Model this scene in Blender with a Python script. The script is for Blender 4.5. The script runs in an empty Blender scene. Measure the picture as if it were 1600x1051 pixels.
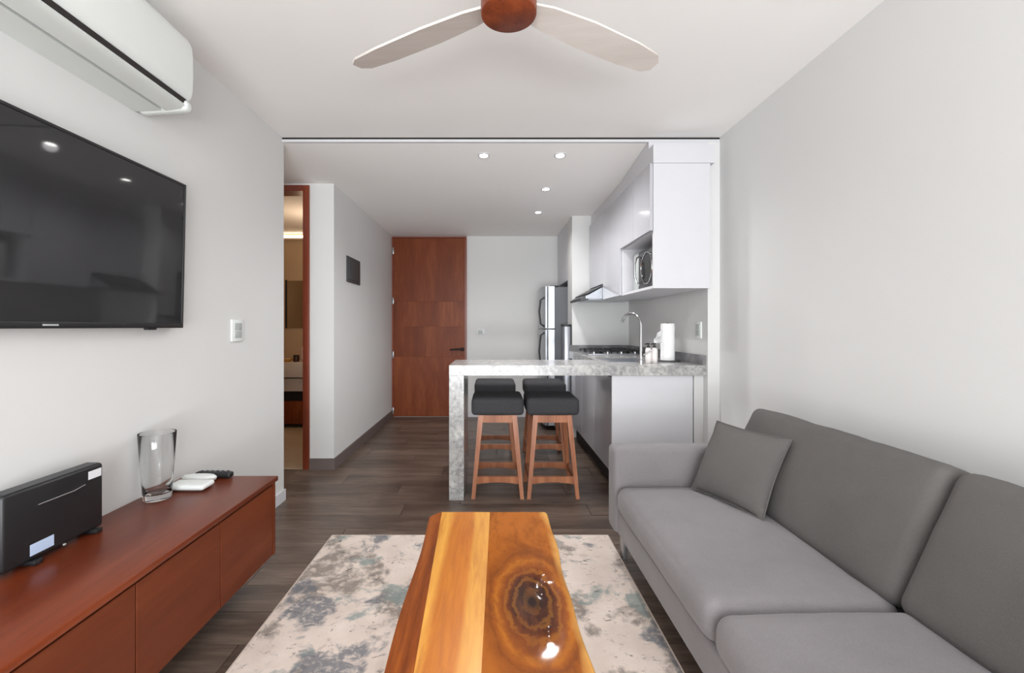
import bpy, bmesh, math, random
from mathutils import Vector, Matrix, noise as mnoise
random.seed(7)
sc = bpy.context.scene
COL = sc.collection

# ------------------------------------------------------------------ camera, world, lights, exposure
cam_d = bpy.data.cameras.new('camera')
cam_d.sensor_width = 36.0
cam_d.lens = 690.0 / 1600.0 * 36.0
cam_d.shift_x = 30.0 / 1600.0
cam_d.shift_y = -15.5 / 1600.0
cam_d.clip_start = 0.03
cam = bpy.data.objects.new('camera', cam_d)
COL.objects.link(cam)
cam.location = (0, 0, 1.2)
cam.rotation_euler = (math.radians(90), 0, 0)
sc.camera = cam

sc.view_settings.view_transform = 'Standard'
sc.view_settings.look = 'None'
sc.view_settings.gamma = 1.0
sc.view_settings.use_curve_mapping = False
sc.view_settings.exposure = 0.92

world = bpy.data.worlds.new('world')
sc.world = world
world.use_nodes = True
wn = world.node_tree.nodes['Background']
wn.inputs[0].default_value = (0.80, 0.90, 1.0, 1)
wn.inputs[1].default_value = 1.0
try:
    sc.cycles.diffuse_bounces = 7
    sc.cycles.max_bounces = 12
    sc.cycles.sample_clamp_indirect = 6.0
except Exception:
    pass


def area_light(name, loc, rot, sx, sy, power, col):
    d = bpy.data.lights.new(name, 'AREA')
    d.shape = 'RECTANGLE'
    d.size, d.size_y = sx, sy
    d.energy = power
    d.color = col
    o = bpy.data.objects.new(name, d)
    COL.objects.link(o)
    o.location = loc
    o.rotation_euler = rot
    return o


# daylight that comes in through the glazed balcony door behind the camera
area_light('window_daylight', (0.15, -2.76, 1.2), (math.radians(90), 0, 0), 2.7, 2.25, 83, (0.965, 0.985, 0.99))
# added fill lamp low by the door, aimed upward to brighten the ceiling
area_light('ceiling_fill', (0.15, -2.70, 0.35), (math.radians(130), 0, 0), 2.6, 0.6, 54, (0.96, 0.985, 1.0))


def spot_light(name, loc, power, col, size=156):
    d = bpy.data.lights.new(name, 'SPOT')
    d.energy = power
    d.color = col
    d.spot_size = math.radians(size)
    d.spot_blend = 0.8
    d.shadow_soft_size = 0.04
    o = bpy.data.objects.new(name, d)
    COL.objects.link(o)
    o.location = loc
    return o


def point_light(name, loc, power, col, r=0.08):
    d = bpy.data.lights.new(name, 'POINT')
    d.energy = power
    d.color = col
    d.shadow_soft_size = r
    o = bpy.data.objects.new(name, d)
    COL.objects.link(o)
    o.location = loc
    return o


point_light('bathroom_lamp', (-1.9, 4.7, 2.0), 4.0, (1.0, 0.76, 0.52))

# ------------------------------------------------------------------ helpers


def S(r, g, b):
    def f(c):
        c /= 255.0
        return c / 12.92 if c <= 0.04045 else ((c + 0.055) / 1.055) ** 2.4
    return (f(r), f(g), f(b), 1.0)


class NT:
    def __init__(self, name):
        self.m = bpy.data.materials.new(name)
        self.m.use_nodes = True
        self.t = self.m.node_tree
        self.b = self.t.nodes['Principled BSDF']
        self.out = self.t.nodes['Material Output']

    def n(self, kind, **kw):
        nd = self.t.nodes.new(kind)
        for k, v in kw.items():
            setattr(nd, k, v)
        return nd

    def l(self, a, b):
        self.t.links.new(a, b)

    def val(self, sock, v):
        if hasattr(v, 'is_linked') or isinstance(v, bpy.types.NodeSocket):
            self.l(v, sock)
        else:
            sock.default_value = v

    def math(self, op, a, b=0.0, c=0.0, clamp=False):
        nd = self.n('ShaderNodeMath', operation=op)
        nd.use_clamp = clamp
        self.val(nd.inputs[0], a)
        self.val(nd.inputs[1], b)
        self.val(nd.inputs[2], c)
        return nd.outputs[0]

    def coords(self, scale=(1, 1, 1), rand=0.0, loc=(0, 0, 0)):
        tc = self.n('ShaderNodeTexCoord')
        src = tc.outputs['Object']
        if rand:
            oi = self.n('ShaderNodeObjectInfo')
            mu = self.n('ShaderNodeVectorMath', operation='SCALE')
            cb = self.n('ShaderNodeCombineXYZ')
            self.l(oi.outputs['Random'], cb.inputs[0])
            self.l(oi.outputs['Random'], cb.inputs[1])
            self.l(oi.outputs['Random'], cb.inputs[2])
            self.l(cb.outputs[0], mu.inputs[0])
            mu.inputs['Scale'].default_value = rand
            ad = self.n('ShaderNodeVectorMath', operation='ADD')
            self.l(src, ad.inputs[0])
            self.l(mu.outputs[0], ad.inputs[1])
            src = ad.outputs[0]
        mp = self.n('ShaderNodeMapping')
        mp.inputs['Scale'].default_value = scale
        mp.inputs['Location'].default_value = loc
        self.l(src, mp.inputs['Vector'])
        return mp.outputs[0]

    def noise(self, vec, scale, detail=4.0, rough=0.55, dist=0.0):
        nd = self.n('ShaderNodeTexNoise')
        self.l(vec, nd.inputs['Vector'])
        nd.inputs['Scale'].default_value = scale
        nd.inputs['Detail'].default_value = detail
        nd.inputs['Roughness'].default_value = rough
        nd.inputs['Distortion'].default_value = dist
        return nd.outputs['Fac']

    def ramp(self, fac, stops, interp='LINEAR'):
        nd = self.n('ShaderNodeValToRGB')
        nd.color_ramp.interpolation = interp
        el = nd.color_ramp.elements
        while len(el) < len(stops):
            el.new(0.5)
        for e, (p, c) in zip(el, stops):
            e.position = p
            e.color = c
        self.l(fac, nd.inputs[0])
        return nd.outputs[0]

    def mix(self, fac, a, b, blend='MIX'):
        nd = self.n('ShaderNodeMix', data_type='RGBA', blend_type=blend)
        self.val(nd.inputs[0], fac)
        self.val(nd.inputs[6], a)
        self.val(nd.inputs[7], b)
        return nd.outputs[2]

    def bump(self, h, strength=0.2, dist=0.002):
        nd = self.n('ShaderNodeBump')
        nd.inputs['Strength'].default_value = strength
        nd.inputs['Distance'].default_value = dist
        self.l(h, nd.inputs['Height'])
        self.l(nd.outputs[0], self.b.inputs['Normal'])

    def base(self, c):
        self.val(self.b.inputs['Base Color'], c)

    def set(self, **kw):
        for k, v in kw.items():
            self.val(self.b.inputs[k], v)
        return self.m


def plain(name, c, rough=0.5, metal=0.0, var=0.04, scale=8.0, bump=0.0, **kw):
    t = NT(name)
    v = t.coords()
    f = t.noise(v, scale, 3.0)
    lo = tuple(x * (1 - var) for x in c[:3]) + (1,)
    hi = tuple(min(1, x * (1 + var)) for x in c[:3]) + (1,)
    t.base(t.ramp(f, [(0.3, lo), (0.7, hi)]))
    if bump:
        t.bump(t.noise(t.coords(), 180.0, 2.0), bump, 0.001)
    t.set(Roughness=rough, Metallic=metal, **kw)
    return t.m


def glow(name, c, strength):
    t = NT(name)
    t.base((0.8, 0.8, 0.8, 1))
    t.b.inputs['Emission Color'].default_value = c
    t.b.inputs['Emission Strength'].default_value = strength
    return t.m


def wood(name, dark, mid, light, axis=1, scale=6.0, rough=0.35, rand=0.0, coat=0.0, stretch=0.08, spec=0.5):
    t = NT(name)
    s = [1.0, 1.0, 1.0]
    s[axis] = stretch
    v = t.coords(tuple(s), rand)
    a = t.noise(v, scale, 5.0, 0.6, 0.6)
    b = t.noise(v, scale * 9, 3.0, 0.6, 0.2)
    f = t.math('ADD', t.math('MULTIPLY', a, 0.75), t.math('MULTIPLY', b, 0.25))
    t.base(t.ramp(f, [(0.32, dark), (0.5, mid), (0.68, light)]))
    t.bump(b, 0.08, 0.001)
    t.set(Roughness=rough)
    t.b.inputs['Specular IOR Level'].default_value = spec
    t.b.inputs['Coat Weight'].default_value = coat
    t.b.inputs['Coat Roughness'].default_value = 0.15
    return t.m


MT = {}
MT['wall'] = plain('wall_paint', S(217, 217, 216), 0.75, var=0.012, scale=1.2, bump=0.05)
MT['ceiling'] = plain('ceiling_paint', S(247, 245, 243), 0.85, var=0.01, scale=1.2)
MT['white'] = plain('white_lacquer', S(208, 208, 212), 0.5, var=0.01)
MT['gloss'] = plain('glossy_white_front', S(184, 184, 190), 0.12, var=0.01)
MT['white_plastic'] = plain('white_plastic', S(228, 232, 230), 0.4, var=0.01)
MT['grey_plastic'] = plain('grey_plastic', S(176, 182, 180), 0.45, var=0.02)
MT['ac_grey'] = plain('ac_flap_grey', S(214, 218, 215), 0.45, var=0.01)
MT['black_plastic'] = plain('black_plastic', S(30, 30, 32), 0.4, var=0.06)
MT['dark_gap'] = plain('dark_recess', S(35, 30, 28), 0.8)
MT['baseboard'] = plain('baseboard_laminate', S(104, 92, 88), 0.5, var=0.05)
MT['steel'] = plain('brushed_steel', S(175, 178, 184), 0.32, 0.85, var=0.05, scale=3)
MT['chrome'] = plain('chrome', S(200, 200, 202), 0.12, 1.0, var=0.02)
MT['fridge_side'] = plain('dark_grey_enamel', S(72, 74, 80), 0.45, var=0.03)
MT['panel_grey'] = plain('breaker_grey', S(62, 63, 65), 0.5, var=0.05)
MT['black_gloss'] = plain('black_glass', S(16, 16, 17), 0.10, var=0.03)
MT['screen'] = plain('tv_screen', S(44, 44, 45), 0.04, var=0.02)
MT['charcoal'] = plain('charcoal_fabric', S(54, 54, 57), 0.9, var=0.10, scale=60, bump=0.4)
MT['paper'] = plain('paper', S(244, 244, 244), 0.9, var=0.02, scale=30, bump=0.3)
MT['sticker'] = plain('sticker_white', S(226, 228, 232), 0.5)
MT['sticker_blue'] = plain('sticker_pale_blue', S(190, 208, 236), 0.5)
MT['beige_tile'] = plain('beige_tile', S(196, 176, 150), 0.35, var=0.05, scale=3)
MT['beige_wall'] = plain('beige_wall', S(188, 164, 134), 0.55, var=0.05, scale=2)
MT['stone_white'] = plain('vanity_stone', S(214, 204, 194), 0.3, var=0.04)
MT['mirror'] = plain('mirror_glass', S(190, 184, 176), 0.04, 1.0, var=0.01)
MT['pink'] = plain('pale_pink_towel', S(232, 205, 196), 0.9, var=0.05, scale=40, bump=0.3)
MT['amber'] = plain('amber_liquid', S(214, 160, 70), 0.3)
MT['brown_jar'] = plain('brown_jar', S(62, 34, 20), 0.3)
MT['soap'] = plain('soap_bottle', S(234, 228, 226), 0.25, var=0.03)
MT['blade'] = wood('fan_blade_ash', S(196, 188, 181), S(206, 198, 192), S(214, 208, 203), 0, 8, 0.5)
MT['console'] = wood('console_wood', S(92, 36, 15), S(110, 46, 20), S(128, 58, 28), 1, 7, 0.34, coat=0.0, spec=0.4)
MT['console_door'] = wood('console_door_wood', S(88, 38, 17), S(101, 45, 21), S(113, 54, 27), 1, 7, 0.5, rand=7.0, spec=0.25)
MT['door_wood'] = wood('door_wood', S(98, 44, 18), S(118, 56, 26), S(142, 76, 40), 2, 4, 0.40, rand=9.0, stretch=0.15, spec=0.22)
MT['frame_wood'] = wood('frame_wood', S(104, 44, 26), S(126, 56, 34), S(142, 70, 44), 2, 9, 0.35)
MT['hub_wood'] = wood('fan_hub_wood', S(92, 36, 14), S(120, 52, 22), S(150, 74, 36), 2, 12, 0.4)
MT['stool_wood'] = wood('stool_wood', S(134, 78, 48), S(164, 102, 68), S(188, 126, 88), 2, 14, 0.4)
MT['foot_metal'] = plain('foot_metal', S(160, 160, 162), 0.3, 0.8)
MT['lamp'] = glow('downlight_glow', (1.0, 0.97, 0.92, 1), 14.0)
MT['led'] = glow('led_glow', (1.0, 0.82, 0.58, 1), 2.6)


def fabric():
    t = NT('sofa_fabric')
    v = t.coords()
    a = t.noise(v, 3.0, 5.0, 0.6)
    b = t.noise(v, 420.0, 2.0, 0.5)
    f = t.math('ADD', t.math('MULTIPLY', a, 0.5), t.math('MULTIPLY', b, 0.5))
    t.base(t.ramp(f, [(0.3, S(112, 108, 110)), (0.7, S(136, 131, 133))]))
    h = t.math('ADD', t.math('MULTIPLY', b, 0.5), t.math('MULTIPLY', t.noise(v, 22.0, 3.0), 0.6))
    t.bump(h, 0.35, 0.003)
    t.set(Roughness=0.92)
    t.b.inputs['Sheen Weight'].default_value = 0.15
    return t.m


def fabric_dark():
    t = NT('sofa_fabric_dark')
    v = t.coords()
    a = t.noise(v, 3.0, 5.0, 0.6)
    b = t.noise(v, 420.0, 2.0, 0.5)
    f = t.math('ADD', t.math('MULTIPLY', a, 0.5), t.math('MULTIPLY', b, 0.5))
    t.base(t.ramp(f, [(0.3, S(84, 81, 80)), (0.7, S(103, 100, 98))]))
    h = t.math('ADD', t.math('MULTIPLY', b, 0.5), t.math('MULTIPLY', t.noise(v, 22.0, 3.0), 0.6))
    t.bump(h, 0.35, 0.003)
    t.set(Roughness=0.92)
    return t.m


def granite():
    t = NT('veined_granite')
    v = t.coords()
    big = t.noise(v, 3.2, 6.0, 0.62, 1.6)
    fine = t.noise(v, 30.0, 5.0, 0.7, 0.4)
    vein = t.math('ABSOLUTE', t.math('SUBTRACT', t.noise(v, 5.0, 7.0, 0.6, 2.2), 0.5))
    vein = t.math('SUBTRACT', 1.0, t.math('MULTIPLY', vein, 16.0), clamp=True)
    c = t.ramp(big, [(0.3, S(128, 127, 128)), (0.5, S(170, 169, 168)), (0.7, S(202, 200, 196))])
    c = t.mix(t.math('MULTIPLY', vein, 0.65), c, S(108, 107, 108))
    c = t.mix(0.28, c, t.ramp(fine, [(0.35, S(95, 94, 96)), (0.65, S(232, 230, 226))]))
    t.base(c)
    t.set(Roughness=0.2)
    return t.m


def granite_dark():
    t = NT('grey_granite_upstand')
    v = t.coords()
    big = t.noise(v, 6.0, 6.0, 0.62, 1.0)
    t.base(t.ramp(big, [(0.3, S(96, 95, 97)), (0.7, S(140, 139, 141))]))
    t.set(Roughness=0.25)
    return t.m


def floor_plank():
    t = NT('grey_brown_plank')
    v = t.coords((0.10, 1, 1), 31.0)
    a = t.noise(v, 9.0, 6.0, 0.65, 1.0)
    b = t.noise(v, 60.0, 4.0, 0.6, 0.3)
    k = t.noise(t.coords((0.35, 1, 1), 17.0), 5.0, 4.0, 0.6, 0.8)
    f = t.math('ADD', t.math('MULTIPLY', a, 0.6), t.math('MULTIPLY', b, 0.4))
    c = t.ramp(f, [(0.28, S(62, 50, 42)), (0.48, S(94, 79, 69)), (0.70, S(132, 115, 102))])
    c = t.mix(t.ramp(k, [(0.50, (0, 0, 0, 1)), (0.72, (0.8, 0.8, 0.8, 1))]), c, S(62, 50, 44))
    oi = t.n('ShaderNodeObjectInfo')
    tone = t.math('ADD', 0.84, t.math('MULTIPLY', oi.outputs['Random'], 0.3))
    cb = t.n('ShaderNodeCombineColor')
    for i in range(3):
        t.l(tone, cb.inputs[i])
    t.base(t.mix(1.0, c, cb.outputs[0], 'MULTIPLY'))
    t.bump(b, 0.15, 0.001)
    t.set(Roughness=0.36)
    return t.m


def rug_mat():
    t = NT('distressed_rug')
    v = t.coords()
    st = t.coords((0.75, 1.0, 1.0))
    cloud = t.noise(v, 3.0, 5.0, 0.6, 0.25)
    cloud2 = t.noise(t.coords(loc=(4.2, 1.7, 0)), 3.2, 5.0, 0.6, 0.25)
    cloud3 = t.noise(t.coords(loc=(8.8, 6.1, 0)), 3.8, 5.0, 0.6, 0.3)
    speck = t.noise(st, 30.0, 6.0, 0.72, 0.9)
    speck2 = t.noise(t.coords(loc=(2.2, 9.1, 0)), 20.0, 6.0, 0.7, 0.4)
    fine = t.noise(v, 380.0, 2.0)
    c = t.ramp(t.noise(v, 7.0, 4.0), [(0.3, S(222, 206, 195)), (0.7, S(240, 226, 216))])

    def patch(noise, lo, hi, breakup, amt):
        f = t.ramp(noise, [(lo, (0, 0, 0, 1)), (hi, (1, 1, 1, 1))])
        g = t.ramp(breakup, [(0.38, (0.25, 0.25, 0.25, 1)), (0.50, (1, 1, 1, 1))])
        return t.math('MULTIPLY', t.math('MULTIPLY', f, g), amt)
    c = t.mix(patch(cloud, 0.505, 0.565, speck2, 0.88), c, S(142, 131, 122))
    c = t.mix(patch(cloud2, 0.55, 0.60, speck, 0.85), c, S(112, 116, 124))
    c = t.mix(patch(cloud3, 0.57, 0.62, speck2, 0.75), c, S(134, 150, 148))
    s = t.ramp(speck, [(0.585, (0, 0, 0, 1)), (0.64, (1, 1, 1, 1))])
    gate = t.ramp(t.noise(v, 5.0, 3.0), [(0.42, (0, 0, 0, 1)), (0.55, (1, 1, 1, 1))])
    c = t.mix(t.math('MULTIPLY', t.math('MULTIPLY', s, gate), 0.85), c, S(92, 86, 84))
    t.base(c)
    t.bump(t.math('ADD', fine, t.math('MULTIPLY', speck, 0.5)), 0.5, 0.004)
    t.set(Roughness=0.95)
    return t.m


def slab_light():
    """straight-grained sapwood planks of the coffee table, bands run along Y"""
    t = NT('table_sapwood')
    tc = t.n('ShaderNodeTexCoord')
    sp = t.n('ShaderNodeSeparateXYZ')
    t.l(tc.outputs['Object'], sp.inputs[0])
    v = t.coords((1, 0.10, 1))
    wob = t.math('MULTIPLY', t.math('SUBTRACT', t.noise(v, 7.0, 3.0), 0.5), 0.055)
    x = t.math('ADD', sp.outputs[0], wob)
    u = t.math('DIVIDE', t.math('ADD', x, 0.24), 0.26)
    c = t.ramp(u, [(0.0, S(214, 164, 84)), (0.30, S(218, 168, 86)), (0.40, S(188, 124, 46)), (0.66, S(188, 122, 44)), (0.72, S(212, 160, 80)), (1.0, S(218, 168, 90))])
    g = t.noise(v, 60.0, 4.0, 0.6, 0.4)
    c = t.mix(0.55, c, t.ramp(g, [(0.3, S(178, 108, 42)), (0.7, S(244, 190, 116))]), 'SOFT_LIGHT')
    st = t.ramp(t.noise(v, 26.0, 5.0, 0.6, 0.8), [(0.54, (0, 0, 0, 1)), (0.72, (0.7, 0.7, 0.7, 1))])
    c = t.mix(st, c, S(170, 98, 36))
    t.base(c)
    t.set(Roughness=0.3)
    t.b.inputs['Specular IOR Level'].default_value = 0.3
    t.b.inputs['Coat Weight'].default_value = 0.2
    t.b.inputs['Coat Roughness'].default_value = 0.12
    return t.m


BX, BY = 0.112, 1.255    # burl centre in the room


def slab_burl(ox, oy):
    """burl plank: rings around a dark knot; ox, oy is the table's origin"""
    t = NT('table_burl')
    tc = t.n('ShaderNodeTexCoord')
    sp = t.n('ShaderNodeSeparateXYZ')
    t.l(tc.outputs['Object'], sp.inputs[0])
    v = t.coords()
    n1 = t.math('MULTIPLY', t.math('SUBTRACT', t.noise(v, 9.0, 4.0, 0.6), 0.5), 0.9)
    dx = t.math('DIVIDE', t.math('SUBTRACT', sp.outputs[0], BX - ox), 0.115)
    dy = t.math('DIVIDE', t.math('SUBTRACT', sp.outputs[1], BY - oy), 0.25)
    r = t.math('SQRT', t.math('ADD', t.math('MULTIPLY', dx, dx), t.math('MULTIPLY', dy, dy)))
    r2 = t.math('ADD', r, t.math('MULTIPLY', n1, 0.55))
    c = t.ramp(t.math('MULTIPLY', r2, 0.5), [(0.08, S(34, 11, 3)), (0.24, S(66, 26, 6)), (0.36, S(124, 60, 12)), (0.46, S(166, 92, 22)), (0.54, S(128, 64, 16)), (0.66, S(166, 92, 26)), (1.0, S(176, 100, 34))])
    swirl = t.math('MULTIPLY', t.noise(t.coords((1, 0.6, 1)), 26.0, 5.0, 0.65, 1.5), 7.0)
    ringv = t.math('SINE', t.math('ADD', t.math('MULTIPLY', r2, 26.0), swirl))
    ring = t.ramp(t.math('ADD', t.math('MULTIPLY', ringv, 0.5), 0.5), [(0.40, (0, 0, 0, 1)), (1.0, (0.42, 0.42, 0.42, 1))])
    near = t.math('SUBTRACT', 1.25, r, clamp=True)
    near = t.math('MULTIPLY', near, t.math('MULTIPLY', r, 1.4, clamp=True))
    c = t.mix(t.math('MULTIPLY', ring, near), c, S(214, 140, 40))
    mot = t.noise(t.coords((1, 0.45, 1)), 14.0, 5.0, 0.6, 1.2)
    c = t.mix(t.ramp(mot, [(0.50, (0, 0, 0, 1)), (0.68, (0.5, 0.5, 0.5, 1))]), c, S(110, 54, 14))
    gr = t.noise(t.coords((1, 0.12, 1)), 46.0, 5.0, 0.6, 0.8)
    c = t.mix(t.ramp(gr, [(0.52, (0, 0, 0, 1)), (0.75, (0.45, 0.45, 0.45, 1))]), c, S(112, 58, 20))
    # pale sapwood along the outer edge
    ed = t.math('ADD', sp.outputs[0], t.math('MULTIPLY', t.math('SUBTRACT', t.noise(t.coords((1, 0.5, 1)), 8.0, 3.0), 0.5), 0.06))
    e = t.ramp(t.math('DIVIDE', t.math('SUBTRACT', ed, 0.165 - ox), 0.10), [(0.35, (0, 0, 0, 1)), (0.6, (0.85, 0.85, 0.85, 1))])
    c = t.mix(e, c, S(222, 168, 92))
    t.base(c)
    t.set(Roughness=0.34)
    t.b.inputs['Specular IOR Level'].default_value = 0.03
    t.b.inputs['Coat Weight'].default_value = 0.16
    t.b.inputs['Coat Roughness'].default_value = 0.05
    return t.m


def glass_mat():
    t = NT('clear_glass')
    t.base((0.98, 0.99, 0.99, 1))
    t.set(Roughness=0.0)
    t.b.inputs['Transmission Weight'].default_value = 1.0
    t.b.inputs['IOR'].default_value = 1.45
    return t.m


def pane_mat():
    t = NT('window_glass')
    tr = t.n('ShaderNodeBsdfTransparent')
    gl = t.n('ShaderNodeBsdfGlossy')
    gl.inputs['Roughness'].default_value = 0.02
    mx = t.n('ShaderNodeMixShader')
    mx.inputs[0].default_value = 0.06
    t.l(tr.outputs[0], mx.inputs[1])
    t.l(gl.outputs[0], mx.inputs[2])
    t.l(mx.outputs[0], t.out.inputs[0])
    return t.m


MT['fabric'] = fabric()
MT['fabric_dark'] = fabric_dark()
MT['granite'] = granite()
MT['granite_dark'] = granite_dark()
MT['plank'] = floor_plank()
MT['rug'] = rug_mat()
MT['slab_light'] = slab_light()
MT['slab_edge'] = wood('table_live_edge', S(92, 38, 8), S(134, 64, 14), S(172, 92, 28), 1, 16, 0.5, coat=0.0, spec=0.25)
MT['glass'] = glass_mat()
MT['pane'] = pane_mat()

# ---- geometry


def B():
    return bmesh.new()


def bx(bm, x0, x1, y0, y1, z0, z1, bev=0.0, seg=2):
    r = bmesh.ops.create_cube(bm, size=1.0)
    vs = r['verts']
    for v in vs:
        v.co = Vector(((x0 + x1) / 2 + v.co.x * (x1 - x0), (y0 + y1) / 2 + v.co.y * (y1 - y0), (z0 + z1) / 2 + v.co.z * (z1 - z0)))
    if bev:
        es = list({e for v in vs for e in v.link_edges})
        bmesh.ops.bevel(bm, geom=es, offset=bev, segments=seg, profile=0.5, affect='EDGES')
    return bm


def frame_axes(d):
    d = d.normalized()
    up = Vector((0, 0, 1)) if abs(d.z) < 0.95 else Vector((1, 0, 0))
    a = d.cross(up).normalized()
    return a, d.cross(a).normalized()


def tube(bm, pts, r, seg=12, caps=True):
    pts = [Vector(p) for p in pts]
    rs = r if isinstance(r, (list, tuple)) else [r] * len(pts)
    rings = []
    a = None
    for i, p in enumerate(pts):
        d = (pts[min(i + 1, len(pts) - 1)] - pts[max(i - 1, 0)])
        if a is None:
            a, b = frame_axes(d)
        else:
            dn = d.normalized()
            a = (a - dn * a.dot(dn)).normalized()
            b = dn.cross(a).normalized()
        rings.append([bm.verts.new(p + (a * math.cos(2 * math.pi * k / seg) + b * math.sin(2 * math.pi * k / seg)) * rs[i]) for k in range(seg)])
    for i in range(len(rings) - 1):
        for k in range(seg):
            bm.faces.new((rings[i][k], rings[i][(k + 1) % seg], rings[i + 1][(k + 1) % seg], rings[i + 1][k]))
    if caps:
        bm.faces.new(rings[0][::-1])
        bm.faces.new(rings[-1])
    return bm


def lathe(bm, prof, c=(0, 0, 0), seg=32, close=False):
    rings = []
    for r, z in prof:
        if r < 1e-5:
            rings.append([bm.verts.new((c[0], c[1], c[2] + z))])
        else:
            rings.append([bm.verts.new((c[0] + r * math.cos(2 * math.pi * k / seg), c[1] + r * math.sin(2 * math.pi * k / seg), c[2] + z)) for k in range(seg)])
    n = len(rings)
    for i in range(n if close else n - 1):
        A, Q = rings[i], rings[(i + 1) % n]
        for k in range(seg):
            k2 = (k + 1) % seg
            if len(A) == 1 and len(Q) == 1:
                continue
            if len(A) == 1:
                bm.faces.new((A[0], Q[k2], Q[k]))
            elif len(Q) == 1:
                bm.faces.new((A[k], A[k2], Q[0]))
            else:
                bm.faces.new((A[k], A[k2], Q[k2], Q[k]))
    return bm


def prism(bm, poly, y0, y1, axis='y'):
    """poly of (x, z) extruded along y (axis 'y'), (y, z) along x ('x') or (x, y) along z ('z')"""
    def mk(p, t):
        if axis == 'y':
            return (p[0], t, p[1])
        if axis == 'x':
            return (t, p[0], p[1])
        return (p[0], p[1], t)
    a = [bm.verts.new(mk(p, y0)) for p in poly]
    b = [bm.verts.new(mk(p, y1)) for p in poly]
    n = len(poly)
    for i in range(n):
        bm.faces.new((a[i], a[(i + 1) % n], b[(i + 1) % n], b[i]))
    bm.faces.new(a[::-1])
    bm.faces.new(b)
    bmesh.ops.recalc_face_normals(bm, faces=bm.faces[:])
    return bm


def beam(bm, p0, p1, w0, w1, d0=None, d1=None):
    """square section bar that keeps its faces along X and Y"""
    d0 = d0 or w0
    d1 = d1 or w1
    q = []
    for p, w, d in ((p0, w0, d0), (p1, w1, d1)):
        q.append([bm.verts.new((p[0] + sx * w / 2, p[1] + sy * d / 2, p[2])) for sx, sy in ((-1, -1), (1, -1), (1, 1), (-1, 1))])
    for i in range(4):
        bm.faces.new((q[0][i], q[0][(i + 1) % 4], q[1][(i + 1) % 4], q[1][i]))
    bm.faces.new(q[0][::-1])
    bm.faces.new(q[1])
    return bm


def soft(bm, c, h, r, n=10, puff=(0, 0, 0), fn=None):
    """rounded, slightly inflated box: centre c, half sizes h, edge radius r"""
    def par(k, half):
        e = min(0.9, r / half)
        ts = [-1, -1 + e * 0.12, -1 + e * 0.3, -1 + e * 0.6, -1 + e]
        mid = [-1 + e + (2 - 2 * e) * i / n for i in range(1, n)]
        return ts + mid + [-t for t in ts[::-1]]
    P = [par(0, h[i]) for i in range(3)]
    cache = {}

    def vert(u, v, w):
        key = (round(u, 5), round(v, 5), round(w, 5))
        if key in cache:
            return cache[key]
        p = Vector((u * h[0], v * h[1], w * h[2]))
        q = Vector([max(-(h[i] - r), min(h[i] - r, p[i])) for i in range(3)])
        d = p - q
        if d.length > 1e-9:
            # direction by the cube's own side, so the radius stays round
            p = q + d.normalized() * r
        bul = [(1 - v * v) * (1 - w * w), (1 - u * u) * (1 - w * w), (1 - u * u) * (1 - v * v)]
        for i, s in enumerate((u, v, w)):
            p[i] += puff[i] * bul[i] * s
        if fn:
            p = fn(p, u, v, w)
        cache[key] = bm.verts.new(p + Vector(c))
        return cache[key]
    for ax in range(3):
        a, b = [(1, 2), (2, 0), (0, 1)][ax]
        for s in (-1, 1):
            for i in range(len(P[a]) - 1):
                for j in range(len(P[b]) - 1):
                    co = []
                    for ii, jj in ((i, j), (i + 1, j), (i + 1, j + 1), (i, j + 1)):
                        t = [0, 0, 0]
                        t[ax] = s
                        t[a] = P[a][ii]
                        t[b] = P[b][jj]
                        co.append(vert(*t))
                    if s < 0:
                        co = co[::-1]
                    try:
                        bm.faces.new(co)
                    except ValueError:
                        pass
    return bm


def root_loc(o):
    v = Vector((0, 0, 0))
    while o:
        v += o.location
        o = o.parent
    return v


def obj(name, bm, mat, parent=None, ang=35, local=False, kind=None, label=None):
    if parent is not None and not local:
        off = root_loc(parent)
        for v in bm.verts:
            v.co -= off
    me = bpy.data.meshes.new(name)
    bmesh.ops.recalc_face_normals(bm, faces=bm.faces[:])
    bm.to_mesh(me)
    bm.free()
    me.polygons.foreach_set('use_smooth', [True] * len(me.polygons))
    me.set_sharp_from_angle(angle=math.radians(ang))
    me.materials.append(MT[mat] if isinstance(mat, str) else mat)
    o = bpy.data.objects.new(name, me)
    COL.objects.link(o)
    if parent is not None:
        o.parent = parent
    if kind:
        o['kind'] = kind
    if label:
        o['label'] = label
    return o


def tag(o, label, cat, group=None):
    o['label'] = label
    o['category'] = cat
    if group:
        o['group'] = group
    return o


def thing(name, loc, label, cat, group=None):
    o = bpy.data.objects.new(name, None)
    o.empty_display_size = 0.1
    COL.objects.link(o)
    o.location = loc
    return tag(o, label, cat, group)


def struct(name, bm, mat, parent=None):
    return obj(name, bm, mat, parent, kind='structure' if parent is None else None)


def copy_tree(o, parent=None):
    c = o.copy()
    COL.objects.link(c)
    if parent is not None:
        c.parent = parent
    for ch in list(o.children):
        copy_tree(ch, c)
    return c


def box_obj(name, mat, parent, *a, **k):
    return obj(name, bx(B(), *a, **k), mat, parent)


# ------------------------------------------------------------------ room shell
HK, HL = 2.40, 2.497          # kitchen and living ceilings
XL, XR = -1.446, 1.557        # living room side walls
XK, XKL = 1.475, -1.335       # kitchen right and left walls
YS, YF, YE = 3.03, 3.71, 5.87  # soffit, bathroom front, end wall
YB = -2.7

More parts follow.
